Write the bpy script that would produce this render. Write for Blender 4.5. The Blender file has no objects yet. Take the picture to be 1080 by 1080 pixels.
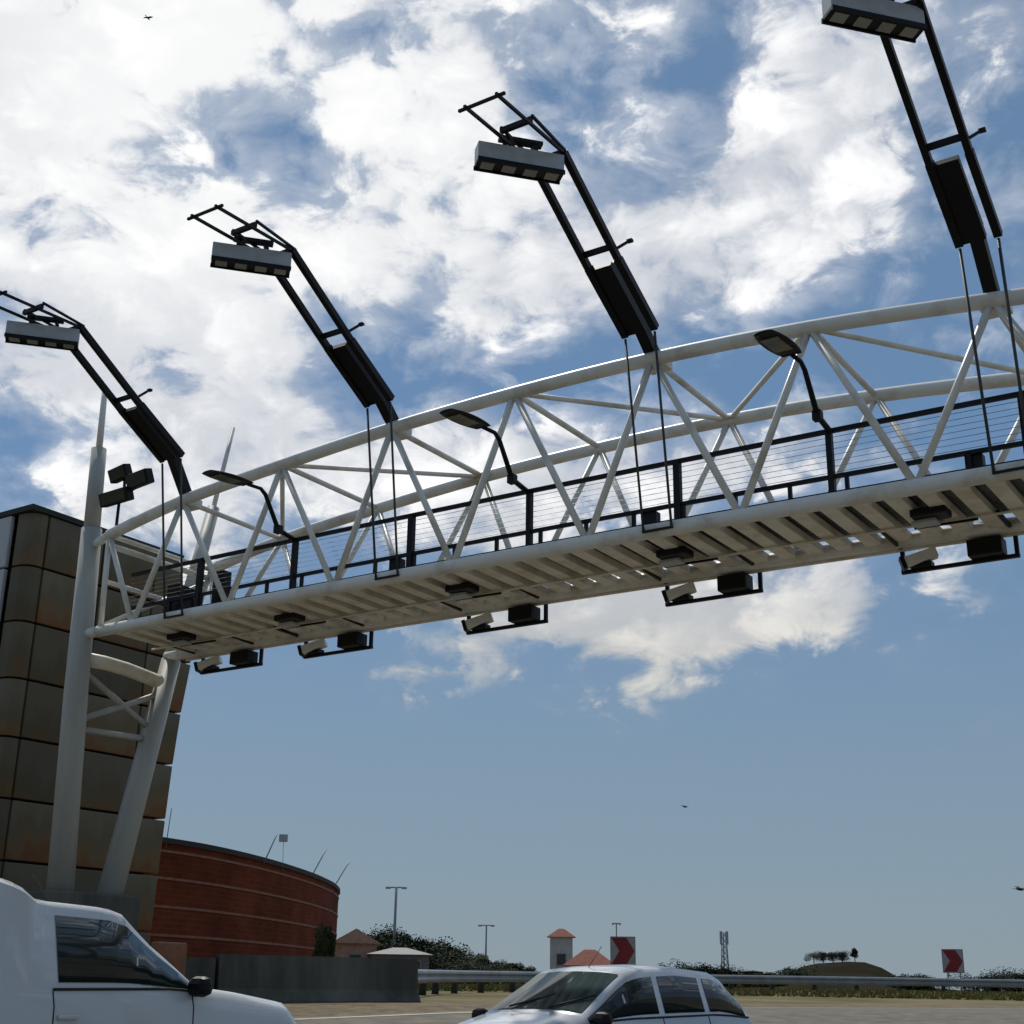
import bpy, bmesh, math, random
from mathutils import Vector, Matrix
R = math.radians
C = bpy.context.scene.collection
sc = bpy.context.scene
EYE = 1.2

# ------------------------------------------------------------------ camera
F, PITCH, ROLL = 1427.3, .3365, -.0147          # focal in 1080-px units
fwd = Vector((0, math.cos(PITCH), math.sin(PITCH)))
up0 = Vector((0, -math.sin(PITCH), math.cos(PITCH)))
rt0 = Vector((1, 0, 0))
cr, sr = math.cos(ROLL), math.sin(ROLL)
rt = rt0*cr - up0*sr
up = rt0*sr + up0*cr
cam = bpy.data.cameras.new('camera')
cam.sensor_width = 36; cam.lens = F/1080*36
cam.clip_start = .1; cam.clip_end = 9000
co = bpy.data.objects.new('camera', cam); C.objects.link(co)
M = Matrix((rt, up, -fwd)).transposed().to_4x4()
M.translation = (0, 0, EYE)
co.matrix_world = M
sc.camera = co

def ray(x, y):
    """direction of a point of the photograph, used once to place far things"""
    return (rt*(x-540)/F + up*(540-y)/F + fwd)
def far(x, y, d):
    v = ray(x, y); h = math.hypot(v.x, v.y)
    return Vector((v.x/h*d, v.y/h*d, EYE + v.z/h*d))

# ------------------------------------------------------------------ world
SUN_EL, SUN_AZ = 56, -24       # azimuth clockwise from the view direction (+Y)
w = bpy.data.worlds.new('World'); sc.world = w; w.use_nodes = True
nt = w.node_tree; nt.nodes.clear()
def N(t, **k):
    n = nt.nodes.new(t)
    for a, b in k.items(): setattr(n, a, b)
    return n
def L(a, b): nt.links.new(a, b)
def MA(op, a, b=None, c=None):
    n = N('ShaderNodeMath', operation=op)
    for i, v in enumerate((a, b, c)):
        if v is None: continue
        if isinstance(v, (int, float)): n.inputs[i].default_value = v
        else: L(v, n.inputs[i])
    return n.outputs[0]
def VM(op, a, b=None):
    n = N('ShaderNodeVectorMath', operation=op)
    for i, v in enumerate((a, b)):
        if v is None: continue
        if isinstance(v, (tuple, Vector)): n.inputs[i].default_value = v
        else: L(v, n.inputs[i])
    return n.outputs[1] if op in ('LENGTH', 'DISTANCE', 'DOT_PRODUCT') else n.outputs[0]
def SM(v, a, b, x=0, y=1):
    n = N('ShaderNodeMapRange', interpolation_type='SMOOTHSTEP')
    L(v, n.inputs[0])
    for i, q in enumerate((a, b, x, y)): n.inputs[i+1].default_value = q
    return n.outputs[0]
def MIX(f, a, b):
    n = N('ShaderNodeMix', data_type='RGBA')
    if isinstance(f, (int, float)): n.inputs[0].default_value = f
    else: L(f, n.inputs[0])
    for i, v in ((6, a), (7, b)):
        if isinstance(v, tuple): n.inputs[i].default_value = (*v, 1)
        else: L(v, n.inputs[i])
    return n.outputs[2]
sky = N('ShaderNodeTexSky', sky_type='NISHITA', sun_disc=False)
sky.sun_elevation = R(SUN_EL); sky.sun_rotation = R(SUN_AZ)
sky.altitude = 1500; sky.air_density = 1.0; sky.dust_density = .6; sky.ozone_density = 2.0
D = N('ShaderNodeTexCoord').outputs['Generated']
sep = N('ShaderNodeSeparateXYZ'); L(D, sep.inputs[0])
z = sep.outputs[2]
# blue of the sky: nishita, pulled towards the muted blue of the day
SKYK = .070
tint = MIX(SM(z, .0, .45), (.62, .74, .86), (.66, .80, 1.0))
skyc = N('ShaderNodeMix', data_type='RGBA', blend_type='MULTIPLY'); skyc.inputs[0].default_value = 1
L(sky.outputs[0], skyc.inputs[6]); L(tint, skyc.inputs[7])
skyv = VM('SCALE', skyc.outputs[2]); skyv.node.inputs[3].default_value = SKYK
# cloud noise
q = VM('MULTIPLY', D, (1, 1, 1.55))
def noise(scale, detail, rough, off, dist=0., lac=2.0):
    n = N('ShaderNodeTexNoise'); n.inputs['Scale'].default_value = scale
    n.inputs['Detail'].default_value = detail; n.inputs['Roughness'].default_value = rough
    n.inputs['Distortion'].default_value = dist; n.inputs['Lacunarity'].default_value = lac
    L(VM('ADD', q, off), n.inputs['Vector']); return n.outputs[0]
n1 = noise(8.5, 9, .56, (3.1, 7.2, 1.9), .25)
n2 = noise(3.2, 4, .5, (9.3, 2.2, 4.4))
n3 = noise(19, 7, .6, (1.3, 5.2, 8.4), .4)
# where the big cloud banks and the holes between them lie (direction, half-width, half-height in px-equivalents, weight)
BL = [
 (110, 60, 420, 200, .55), (330, 90, 190, 90, .22), (20, 200, 170, 170, .35), (400, 190, 170, 105, .42), (270, 260, 190, 110, .42),
 (100, 300, 190, 90, .38), (300, 340, 120, 80, .28), (60, 400, 120, 60, .16), (190, 480, 150, 70, .34), (330, 455, 130, 60, .30),
 (245, 138, 115, 36, -.50), (185, 180, 60, 26, -.28), (70, 455, 110, 34, -.26), (205, 392, 80, 26, -.28), (20, 500, 90, 30, -.18), (430, 345, 50, 80, -.22),
 (500, 40, 80, 60, .12), (640, 78, 110, 90, -.42), (735, 80, 60, 90, -.34), (585, 95, 50, 40, -.20), (400, 40, 60, 40, -.12),
 (840, 130, 150, 90, .40), (780, 230, 150, 100, .36), (690, 180, 120, 80, .30), (700, 280, 90, 70, .25), (930, 220, 90, 90, .24), (680, 15, 80, 35, .28),
 (545, 325, 75, 45, .36), (480, 270, 80, 60, .24), (600, 240, 60, 60, .20), (450, 350, 80, 50, .15), (520, 40, 90, 60, .2), (820, 305, 80, 40, .22),
 (960, 300, 120, 60, -.26), (1050, 150, 90, 120, -.24), (1000, 40, 90, 60, .22), (870, 60, 80, 50, .15), (1070, 30, 50, 50, .1),
 (600, 390, 100, 60, -.30), (780, 380, 160, 60, -.30), (960, 380, 160, 70, -.42), (560, 400, 80, 40, -.18),
 (520, 470, 120, 50, .36), (420, 520, 130, 60, .30), (620, 490, 120, 60, .30), (820, 500, 160, 50, .34), (330, 560, 90, 50, .15), (60, 520, 120, 60, .22), (180, 440, 160, 110, .30), (30, 370, 90, 60, .25), (980, 470, 140, 60, -.22),
 (695, 632, 165, 60, .75), (800, 615, 150, 60, .62), (570, 650, 60, 34, .28), (440, 708, 44, 14, .26), (870, 610, 60, 45, .30), (960, 600, 70, 70, -.3),
 (420, 600, 110, 50, -.1),
]
def blobs(pick):
    acc = None
    for (px, py, rx, ry, a) in BL:
        if (a > 0) != pick: continue
        c = ray(px, py).normalized()
        v = VM('MULTIPLY', VM('SUBTRACT', D, c), (F/rx, F/rx, F/ry*1.02))
        t = SM(VM('LENGTH', v), .15, 1.45, a, 0)
        acc = t if acc is None else MA('ADD', acc, t)
    return acc
# outside the photographed part of the sky: broken cloud from the noise alone, fading out low down
mask = MA('ADD', MA('MULTIPLY', MA('MINIMUM', blobs(True), .54), .62), MA('MULTIPLY', blobs(False), .62))
low = SM(z, .15, .26, -.30, .03)
vo = N('ShaderNodeTexVoronoi', feature='F1'); vo.inputs['Scale'].default_value = 13; vo.inputs['Detail'].default_value = 1; vo.inputs['Roughness'].default_value = .5
L(VM('ADD', VM('ADD', q, (4.4, 1.7, 6.2)), VM('MULTIPLY', VM('SUBTRACT', n3.node.outputs['Color'], (.5, .5, .5)), (.12, .12, .12))), vo.inputs['Vector'])
puff = MA('SUBTRACT', .45, vo.outputs['Distance'])
nn_ = MA('ADD', MA('ADD', MA('MULTIPLY', n1, 1.15), MA('MULTIPLY', n3, .85)), MA('ADD', MA('MULTIPLY', puff, .42), .03))
cov = MA('ADD', nn_, MA('ADD', mask, MA('ADD', low, MA('MULTIPLY', MA('SUBTRACT', n2, .5), .35))))
veil = MA('MULTIPLY', SM(cov, .62, 1.12), SM(z, .24, .38, .06, .42))
dens = MA('MAXIMUM', veil, SM(cov, .86, 1.22))
dens = MA('MULTIPLY', dens, SM(z, .10, .20, .0, 1))
back = SM(sep.outputs[1], -.15, .35, .25, 1)
dens = MA('MULTIPLY', dens, back)
# shading inside the clouds: thick parts grey beneath, thin edges bright
n4 = noise(5.5, 7, .58, (7.7, 1.1, 2.9), .3)
shade = SM(MA('ADD', MA('ADD', n4, MA('MULTIPLY', puff, .45)), MA('MULTIPLY', n3, .75)), .58, 1.10)
gs = VM('LENGTH', VM('MULTIPLY', VM('SUBTRACT', D, ray(250, 90).normalized()), (F/400, F/400, F/320)))
glow = SM(gs, .1, 1.3, 1, 0)
cl = MIX(shade, (.60, .63, .69), (1.04, 1.04, 1.04))
cl = MIX(MA('MULTIPLY', glow, .8), cl, (1.02, 1.02, 1.01))
warm = SM(z, .20, .34, 1, 0)
cl = MIX(warm, cl, MIX(shade, (.56, .56, .56), (.95, .89, .79)))
skyh = MIX(.50, skyv, (.20, .34, .50))
final = MIX(dens, skyh, cl)
# pale cream band near the horizon
final = MIX(SM(z, .02, .36, .80, 0), final, (.250, .322, .372))
final = MIX(SM(z, .0, .09, .35, 0), final, (.29, .32, .33))
bg = N('ShaderNodeBackground'); bg.inputs[1].default_value = 1.0
L(final, bg.inputs[0])
out = N('ShaderNodeOutputWorld'); L(bg.outputs[0], out.inputs[0])

# ------------------------------------------------------------------ sun, exposure
sd = bpy.data.lights.new('sun', 'SUN'); sd.energy = 3.2; sd.angle = R(.6); sd.color = (1, .95, .86)
so = bpy.data.objects.new('sun', sd); C.objects.link(so)
sv = Vector((math.sin(R(SUN_AZ))*math.cos(R(SUN_EL)), math.cos(R(SUN_AZ))*math.cos(R(SUN_EL)), math.sin(R(SUN_EL))))
so.rotation_euler = sv.to_track_quat('Z', 'Y').to_euler()
so.location = (0, 0, 60)
sc.view_settings.view_transform = 'Standard'; sc.view_settings.look = 'None'
sc.view_settings.exposure = 0; sc.view_settings.gamma = 1

# ------------------------------------------------------------------ materials
def mat(name, col, rough=.6, metal=0., var=.15, scale=3., bump=0., emis=None, spec=None, streak=False, col2=None, lo=.35, hi=.7):
    m = bpy.data.materials.new(name); m.use_nodes = True
    t = m.node_tree; b = t.nodes['Principled BSDF']
    tc = t.nodes.new('ShaderNodeTexCoord'); mp = t.nodes.new('ShaderNodeMapping')
    t.links.new(tc.outputs['Object'], mp.inputs[0])
    if streak: mp.inputs['Scale'].default_value = (1, 1, .18)
    nz = t.nodes.new('ShaderNodeTexNoise'); nz.inputs['Scale'].default_value = scale
    nz.inputs['Detail'].default_value = 8; nz.inputs['Roughness'].default_value = .62
    t.links.new(mp.outputs[0], nz.inputs['Vector'])
    mr = t.nodes.new('ShaderNodeMapRange'); mr.inputs[1].default_value = lo; mr.inputs[2].default_value = hi
    t.links.new(nz.outputs[0], mr.inputs[0])
    mx = t.nodes.new('ShaderNodeMix'); mx.data_type = 'RGBA'
    t.links.new(mr.outputs[0], mx.inputs[0])
    c2 = col2 if col2 else tuple(c*(1-var*2) for c in col)
    mx.inputs[6].default_value = (*c2, 1); mx.inputs[7].default_value = (*col, 1)
    t.links.new(mx.outputs[2], b.inputs['Base Color'])
    b.inputs['Roughness'].default_value = rough; b.inputs['Metallic'].default_value = metal
    if spec is not None: b.inputs['Specular IOR Level'].default_value = spec
    if bump:
        bp = t.nodes.new('ShaderNodeBump'); bp.inputs['Strength'].default_value = bump
        t.links.new(nz.outputs[0], bp.inputs['Height']); t.links.new(bp.outputs[0], b.inputs['Normal'])
    return m
WHITE = mat('white_painted_steel', (.72, .71, .66), .42, var=.12, scale=1.6, col2=(.47, .42, .33), lo=.28, hi=.52)
CREAM = mat('cream_deck_steel', (.80, .75, .64), .5, var=.2, scale=2.2, col2=(.56, .48, .36), lo=.30, hi=.56)
COLM = mat('white_column_steel', (.46, .46, .42), .5, var=.1, scale=1.2, streak=True, col2=(.32, .31, .27), lo=.3, hi=.62)
BLACK = mat('black_painted_steel', (.006, .006, .007), .5, var=.2, spec=.25)
GRATE = mat('galvanised_deck_grating', (.15, .155, .16), .6, metal=.2, var=.3, scale=14)
WIRE = mat('steel_cable', (.16, .17, .18), .4, metal=.6)
HOUS = mat('grey_camera_housing', (.44, .46, .48), .45, var=.1, scale=6)
GLASSD = mat('lamp_window_glass', (.30, .30, .27), .15, var=.1)
RODM = mat('dull_steel_rod', (.05, .05, .055), .5)
LENS = mat('lamp_diffuser', (.22, .21, .17), .2, var=.3)
CONC = mat('stained_concrete', (.15, .142, .118), .9, var=.3, scale=1.6, bump=.25, streak=True, col2=(.06, .056, .045))
GALV = mat('galvanised_rail', (.30, .31, .32), .42, metal=.3, var=.15, scale=1.2)
POSTM = mat('dark_timber_post', (.05, .045, .04), .9)
CARW = mat('white_car_paint', (.56, .57, .57), .22, var=.02, scale=.7); CARW.node_tree.nodes['Principled BSDF'].inputs['Coat Weight'].default_value = .6
CARS_ = mat('silver_car_paint', (.56, .58, .60), .25, metal=.25, var=.03); CARS_.node_tree.nodes['Principled BSDF'].inputs['Coat Weight'].default_value = .6
RUBBER = mat('black_rubber', (.015, .015, .015), .7)
RIM = mat('alloy', (.45, .46, .47), .3, metal=.9)
RED = mat('red_plastic', (.45, .02, .015), .3)
LAMPG = mat('headlamp_glass', (.6, .62, .62), .1)
SIGNW = mat('sign_white_face', (.36, .33, .33), .5, var=.08)
SIGNR = mat('sign_red_face', (.26, .008, .012), .5, var=.2)
ORANGE = mat('orange_plastic', (.30, .11, .04), .6, var=.25)
def carglass(name, col):
    m = bpy.data.materials.new(name); m.use_nodes = True
    b = m.node_tree.nodes['Principled BSDF']; t = m.node_tree
    nz = t.nodes.new('ShaderNodeTexNoise'); nz.inputs['Scale'].default_value = 2
    mx = t.nodes.new('ShaderNodeMix'); mx.data_type = 'RGBA'; t.links.new(nz.outputs[0], mx.inputs[0])
    mx.inputs[6].default_value = (*[c*.7 for c in col], 1); mx.inputs[7].default_value = (*col, 1)
    t.links.new(mx.outputs[2], b.inputs['Base Color'])
    b.inputs['Roughness'].default_value = .04; b.inputs['IOR'].default_value = 1.5
    return m
GLASS = carglass('tinted_car_glass', (.018, .030, .032))
WSHD = carglass('windscreen_glass', (.05, .075, .075))

def panel_mat():
    m = bpy.data.materials.new('stained_cladding'); m.use_nodes = True
    t = m.node_tree; b = t.nodes['Principled BSDF']
    def n(k): return t.nodes.new(k)
    tc = n('ShaderNodeTexCoord'); oi = n('ShaderNodeObjectInfo')
    sp = n('ShaderNodeSeparateXYZ'); t.links.new(tc.outputs['Generated'], sp.inputs[0])
    mp = n('ShaderNodeMapping'); mp.inputs['Scale'].default_value = (2.2, 2.2, .5)
    t.links.new(tc.outputs['Object'], mp.inputs[0])
    nz = n('ShaderNodeTexNoise'); nz.inputs['Scale'].default_value = 1.4; nz.inputs['Detail'].default_value = 7
    t.links.new(mp.outputs[0], nz.inputs['Vector'])
    def ma(op, a, bb):
        q = n('ShaderNodeMath'); q.operation = op
        for i, v in enumerate((a, bb)):
            if isinstance(v, (int, float)): q.inputs[i].default_value = v
            else: t.links.new(v, q.inputs[i])
        return q.outputs[0]
    # rust rises from the lower lip of every panel, more on some panels than on others
    a = ma('SUBTRACT', ma('ADD', nz.outputs[0], ma('MULTIPLY', oi.outputs['Random'], .35)), ma('MULTIPLY', sp.outputs[2], .75))
    mr = n('ShaderNodeMapRange'); mr.inputs[1].default_value = .08; mr.inputs[2].default_value = .80; t.links.new(a, mr.inputs[0])
    r = n('ShaderNodeValToRGB'); e = r.color_ramp.elements
    e[0].position = 0; e[0].color = (.140, .122, .085, 1); e[1].position = 1; e[1].color = (.15, .065, .024, 1)
    k = e.new(.45); k.color = (.115, .092, .055, 1); k = e.new(.72); k.color = (.145, .095, .045, 1)
    t.links.new(mr.outputs[0], r.inputs[0])
    mx = n('ShaderNodeMix'); mx.data_type = 'RGBA'; mx.blend_type = 'MULTIPLY'; mx.inputs[0].default_value = 1
    v = n('ShaderNodeMapRange'); v.inputs[3].default_value = .75; v.inputs[4].default_value = 1.25; t.links.new(oi.outputs['Random'], v.inputs[0])
    t.links.new(r.outputs[0], mx.inputs[6]); t.links.new(v.outputs[0], mx.inputs[7])
    t.links.new(mx.outputs[2], b.inputs['Base Color']); b.inputs['Roughness'].default_value = .55; b.inputs['Specular IOR Level'].default_value = .2
    return m
PANEL = panel_mat()
PANELL = mat('pale_cladding', (.50, .52, .54), .5, var=.1, scale=.8)
FRAMEB = mat('dark_cladding_frame', (.018, .018, .018), .7)

def brick_mat():
    m = bpy.data.materials.new('red_brick'); m.use_nodes = True
    t = m.node_tree; b = t.nodes['Principled BSDF']
    tc = t.nodes.new('ShaderNodeTexCoord'); br = t.nodes.new('ShaderNodeTexBrick')
    t.links.new(tc.outputs['UV'], br.inputs['Vector'])
    br.inputs['Scale'].default_value = 1; br.inputs['Brick Width'].default_value = .6; br.inputs['Row Height'].default_value = .2
    br.inputs['Mortar Size'].default_value = .018; br.inputs['Color1'].default_value = (.17, .040, .018, 1)
    br.inputs['Color2'].default_value = (.14, .030, .013, 1); br.inputs['Mortar'].default_value = (.18, .05, .028, 1)
    nz = t.nodes.new('ShaderNodeTexNoise'); nz.inputs['Scale'].default_value = .35; nz.inputs['Detail'].default_value = 8
    t.links.new(tc.outputs['Object'], nz.inputs['Vector'])
    mr = t.nodes.new('ShaderNodeMapRange'); mr.inputs[1].default_value = .3; mr.inputs[2].default_value = .7; mr.inputs[3].default_value = .6; mr.inputs[4].default_value = 1.15
    t.links.new(nz.outputs[0], mr.inputs[0])
    mx = t.nodes.new('ShaderNodeMix'); mx.data_type = 'RGBA'; mx.blend_type = 'MULTIPLY'; mx.inputs[0].default_value = 1
    t.links.new(br.outputs[0], mx.inputs[6]); t.links.new(mr.outputs[0], mx.inputs[7])
    t.links.new(mx.outputs[2], b.inputs['Base Color']); b.inputs['Roughness'].default_value = .9; b.inputs['Specular IOR Level'].default_value = .08
    return m
BRICK = brick_mat()
BANDM = mat('pale_brick_band', (.30, .12, .075), .8, var=.2)
COPING = mat('dark_coping', (.03, .022, .02), .8)

# ------------------------------------------------------------------ mesh helpers
class MB:
    def __init__(s): s.v = []; s.f = []; s.sm = []
    def add(s, vs, fs, smooth=False):
        o = len(s.v); s.v += [tuple(v) for v in vs]
        s.f += [tuple(i+o for i in f) for f in fs]; s.sm += [smooth]*len(fs); return s
    def obox(s, c, ax, ay, az):          # half-axis vectors
        c = Vector(c); P = []
        for k in (-1, 1):
            for j in (-1, 1):
                for i in (-1, 1): P.append(c+ax*i+ay*j+az*k)
        return s.add(P, [(0,2,3,1),(4,5,7,6),(0,1,5,4),(2,6,7,3),(0,4,6,2),(1,3,7,5)])
    def box(s, c, d, u=Vector((1,0,0)), v=Vector((0,1,0))):
        return s.obox(c, u*(d[0]/2), v*(d[1]/2), Vector((0,0,d[2]/2)))
    def bar(s, a, b, wd, ht, upv=Vector((0,0,1))):
        a = Vector(a); b = Vector(b); d = (b-a); l = d.length; d.normalize()
        sd_ = d.cross(upv)
        if sd_.length < 1e-4: sd_ = d.cross(Vector((1,0,0)))
        sd_.normalize(); u = sd_.cross(d)
        return s.obox((a+b)/2, d*(l/2), sd_*(wd/2), u*(ht/2))
    def tube(s, pts, r, n=10, closed=True):
        pts = [Vector(p) for p in pts]; rr = r if isinstance(r, (list, tuple)) else [r]*len(pts)
        prev = None; rings = []
        for i, p in enumerate(pts):
            if i == 0: d = pts[1]-p
            elif i == len(pts)-1: d = p-pts[-2]
            else: d = (pts[i+1]-p).normalized()+(p-pts[i-1]).normalized()
            d.normalize()
            if prev is None:
                a = d.cross(Vector((0,0,1)))
                if a.length < 1e-3: a = d.cross(Vector((1,0,0)))
            else: a = prev-d*prev.dot(d)
            a.normalize(); prev = a; b = d.cross(a)
            rings.append([p+(a*math.cos(2*math.pi*k/n)+b*math.sin(2*math.pi*k/n))*rr[i] for k in range(n)])
        vs = [v for rg in rings for v in rg]; fs = []
        for i in range(len(rings)-1):
            for k in range(n):
                fs.append((i*n+k, i*n+(k+1)%n, (i+1)*n+(k+1)%n, (i+1)*n+k))
        s.add(vs, fs, True)
        if closed:
            o = len(s.v)-len(vs)
            s.f.append(tuple(range(o+n-1, o-1, -1))); s.sm.append(False)
            s.f.append(tuple(range(o+(len(rings)-1)*n, o+len(rings)*n))); s.sm.append(False)
        return s
    def build(s, name, m, parent=None, bevel=0):
        me = bpy.data.meshes.new(name); me.from_pydata(s.v, [], s.f); me.update()
        for p, q in zip(me.polygons, s.sm): p.use_smooth = q
        for x in (m if isinstance(m, (list, tuple)) else [m]): me.materials.append(x)
        o = bpy.data.objects.new(name, me); C.objects.link(o)
        if parent: o.parent = parent; o.matrix_parent_inverse = Matrix.Translation(-parent_loc(parent))
        if bevel:
            b = o.modifiers.new('bevel', 'BEVEL'); b.width = bevel; b.segments = 2; b.limit_method = 'ANGLE'
        return o
def parent_loc(p):
    return Vector(p.location) if p.type == 'EMPTY' else Vector((0, 0, 0)) + (parent_loc(p.parent) * 0 if p.parent else Vector((0,0,0)))
def empty(name, loc, label, cat, group=None):
    o = bpy.data.objects.new(name, None); C.objects.link(o); o.location = loc; o.empty_display_size = .3
    return tag(o, label, cat, group)
def tag(o, label=None, cat=None, group=None, kind=None):
    if label: o['label'] = label
    if cat: o['category'] = cat
    if group: o['group'] = group
    if kind: o['kind'] = kind
    return o
def kids(o): return [c for c in bpy.data.objects if c.parent == o]
def copy_tree(o, parent=None):
    c = o.copy(); C.objects.link(c)
    if parent: c.parent = parent
    for ch in kids(o): copy_tree(ch, c)
    return c
UZ = Vector((0, 0, 1))

# ------------------------------------------------------------------ terrain height: the road is banked up towards its far side
HB = [(-4000, 0), (17, 0), (28, .80), (65, 1.1), (6000, 1.1)]
def hgt(y):
    for (a, p), (b, q_) in zip(HB, HB[1:]):
        if y <= b: return p+(q_-p)*max(0, (y-a))/(b-a)
    return 1.1
GROUND = mat('dry_veld_ground', (.21, .17, .10), .95, var=.3, scale=.35, col2=(.09, .085, .04), bump=.2, spec=.05)
ROADM = mat('worn_asphalt', (.19, .172, .14), .88, var=.2, scale=2.5, bump=.08, col2=(.115, .105, .086), spec=.15)
SAND = mat('sandy_gravel_shoulder', (.22, .18, .125), .95, var=.25, scale=3, bump=.2, spec=.05)
LINEY = mat('worn_road_paint', (.52, .47, .36), .7, var=.2, scale=4)
gb = MB(); ys = [-4000, -200, -40, 0, 17, 28, 65, 120, 400, 1500, 6000]; xs = [-5000, -600, -100, -30, 0, 30, 100, 600, 5000]
gb.add([(x, y, hgt(y)) for y in ys for x in xs], [(j*9+i, j*9+i+1, (j+1)*9+i+1, (j+1)*9+i) for j in range(10) for i in range(8)])
tag(gb.build('ground', GROUND), kind='structure')
EDGE = [Vector(p) for p in ((-70, 4), (-30, 13.5), (-14, 21.5), (-5.3, 26.3), (-1.9, 28.3), (5, 31.5), (13.7, 35.5), (30, 42), (60, 54), (110, 72))]
def strip(name, m, o0, o1, lift, ndiv=1):
    """a sheet following the far road edge, between offsets o0 and o1 towards the camera"""
    P = []
    for a, b in zip(EDGE, EDGE[1:]):
        k = max(1, int((b-a).length/1.5))
        P += [a+(b-a)*i/k for i in range(k)]
    P.append(EDGE[-1]); b_ = MB(); vs = []; 
    for i, p in enumerate(P):
        t = (P[min(i+1, len(P)-1)]-P[max(i-1, 0)]); nn = Vector((.46, -.888))
        for k in range(ndiv+1):
            q_ = p+nn*(o0+(o1-o0)*k/ndiv); vs.append((q_.x, q_.y, hgt(q_.y)+lift))
    m_ = ndiv+1
    b_.add(vs, [(i*m_+k, (i+1)*m_+k, (i+1)*m_+k+1, i*m_+k+1) for i in range(len(P)-1) for k in range(ndiv)])
    return tag(b_.build(name, m), kind='structure')
strip('road', ROADM, 1.8, 34, .030, 32)
strip('road_shoulder', SAND, -1.5, 1.8, .026, 3)
strip('road_marking', LINEY, 2.1, 2.25, .036)
strip('lane_marking', LINEY, 7.6, 7.74, .036)

# ------------------------------------------------------------------ gantry coordinates: s along the truss, w away from the camera, z height
TH = 2.1608
G = Vector((math.sin(TH), math.cos(TH), 0)); Wd = Vector((-G.y, G.x, 0)); 
if Wd.y < 0: Wd = -Wd
O = Vector((-6.7904, 23.6407, 0)); A = 2.3686
def gp(s, w_, z_): return O+G*s+Wd*w_+UZ*(z_+EYE)
WB, WT0, WT1 = 2.06, -.16, 2.44
def zb(s): return 6.0-.0007*((s-.9*A)**2-(2.1*A)**2)
TK = [(-.3, 7.79), (.5, 8.118), (1.5, 8.32), (2.5, 8.474), (3.5, 8.53), (4.5, 8.505), (5.5, 8.36), (6.5, 8.10), (7.5, 7.79), (8.3, 7.60)]
SEND = 8.3*A
gan = empty('toll_gantry', gp(-1.3, .2, 1.4), 'white tubular steel truss gantry with walkway spanning the highway on two leaning legs', 'toll gantry')
def T(k, wv):                           # top chord point at node k
    for kk, zz in TK:
        if abs(kk-k) < 1e-6: return gp(k*A, wv, zz)
def chord_pts(wv):
    P = [(k*A, z_) for k, z_ in TK]; out_ = []
    for i in range(len(P)-1):
        p0 = P[max(i-1, 0)]; p1 = P[i]; p2 = P[i+1]; p3 = P[min(i+2, len(P)-1)]
        for j in range(4):
            t = j/4
            q_ = [.5*((2*p1[c])+(-p0[c]+p2[c])*t+(2*p0[c]-5*p1[c]+4*p2[c]-p3[c])*t*t+(-p0[c]+3*p1[c]-3*p2[c]+p3[c])*t**3) for c in (0, 1)]
            out_.append(gp(q_[0], wv, q_[1]))
    out_.append(gp(P[-1][0], wv, P[-1][1])); return out_
for wv in (WT0, WT1): MB().tube(chord_pts(wv), .105, 14).build('top_chord', WHITE, gan)
def bpts(wv, z0=0, s0=-.9, s1=SEND, n=20): return [gp(s0+(s1-s0)*i/n, wv, zb(s0+(s1-s0)*i/n)+z0) for i in range(n+1)]
MB().tube(bpts(0), .105, 14).build('bottom_chord', WHITE, gan)
MB().tube(bpts(WB), .105, 14).build('bottom_chord', WHITE, gan)
ks = [k for k, _ in TK]
def brace(a, b, r, name='diagonal', m=WHITE): return MB().tube([a, b], r, 8).build(name, m, gan)
for k in range(0, 8):
    for (wt, wb) in ((WT0, 0), (WT1, WB)):
        lo = gp(k*A if k else 0*A, wb, zb(k*A))
        tl = T(k-.5, wt) if k else T(-.3, wt)
        brace(tl, lo, .052); brace(T(k+.5, wt), lo, .052)
for (wt, wb) in ((WT0, 0), (WT1, WB)):
    brace(T(7.5, wt), gp(8*A, wb, zb(8*A)), .052); brace(T(8.3, wt), gp(8*A, wb, zb(8*A)), .052)
    brace(T(-.3, wt), gp(-.85, wb, zb(-.85)), .052, 'end_post'); brace(T(8.3, wt), gp(SEND-.02, wb, zb(SEND)), .052, 'end_post')
for k in ks: brace(T(k, WT0), T(k, WT1), .048, 'top_strut')
for k in (1.5, 3.5, 5.5, 7.5):
    for d in (-1, 1):
        kk = k+d if k+d < 8 else 8.3
        brace(T(k, WT0), T(kk, WT1), .042, 'top_brace')
brace(T(-.3, WT1), T(.5, WT0), .042, 'top_brace')
# deck underside: cross beams, edge angle, grating, cable trays
i = 0; s = -.55
while s < SEND:
    z_ = zb(s)-.03
    b = MB(); b.obox(gp(s, WB/2, z_), G*.105, Wd*(WB/2+.02), UZ*.012)
    for dx in (-.095, .095): b.obox(gp(s+dx, WB/2, z_+.055), G*.010, Wd*(WB/2), UZ*.043)
    b.build('cross_beam', CREAM, gan); s += A/5.6
eb = MB()
for i in range(20):
    s0 = -.9+(SEND+.9)*i/20; s1 = -.9+(SEND+.9)*(i+1)/20
    eb.bar(gp(s0, WB+.13, zb(s0)-.03), gp(s1, WB+.13, zb(s1)-.03), .05, .17)
eb.build('edge_beam', CREAM, gan)
db = MB(); 
for i in range(20):
    s0 = -.9+(SEND+.9)*i/20; s1 = -.9+(SEND+.9)*(i+1)/20
    db.bar(gp(s0, 1.12, zb(s0)+.13), gp(s1, 1.12, zb(s1)+.13), 1.55, .03)
db.build('walkway_grating', GRATE, gan)
for wv in (1.3,):
    t = MB().tube([p-UZ*.07 for p in bpts(wv)], .02, 8).build('conduit', CREAM, gan)
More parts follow.
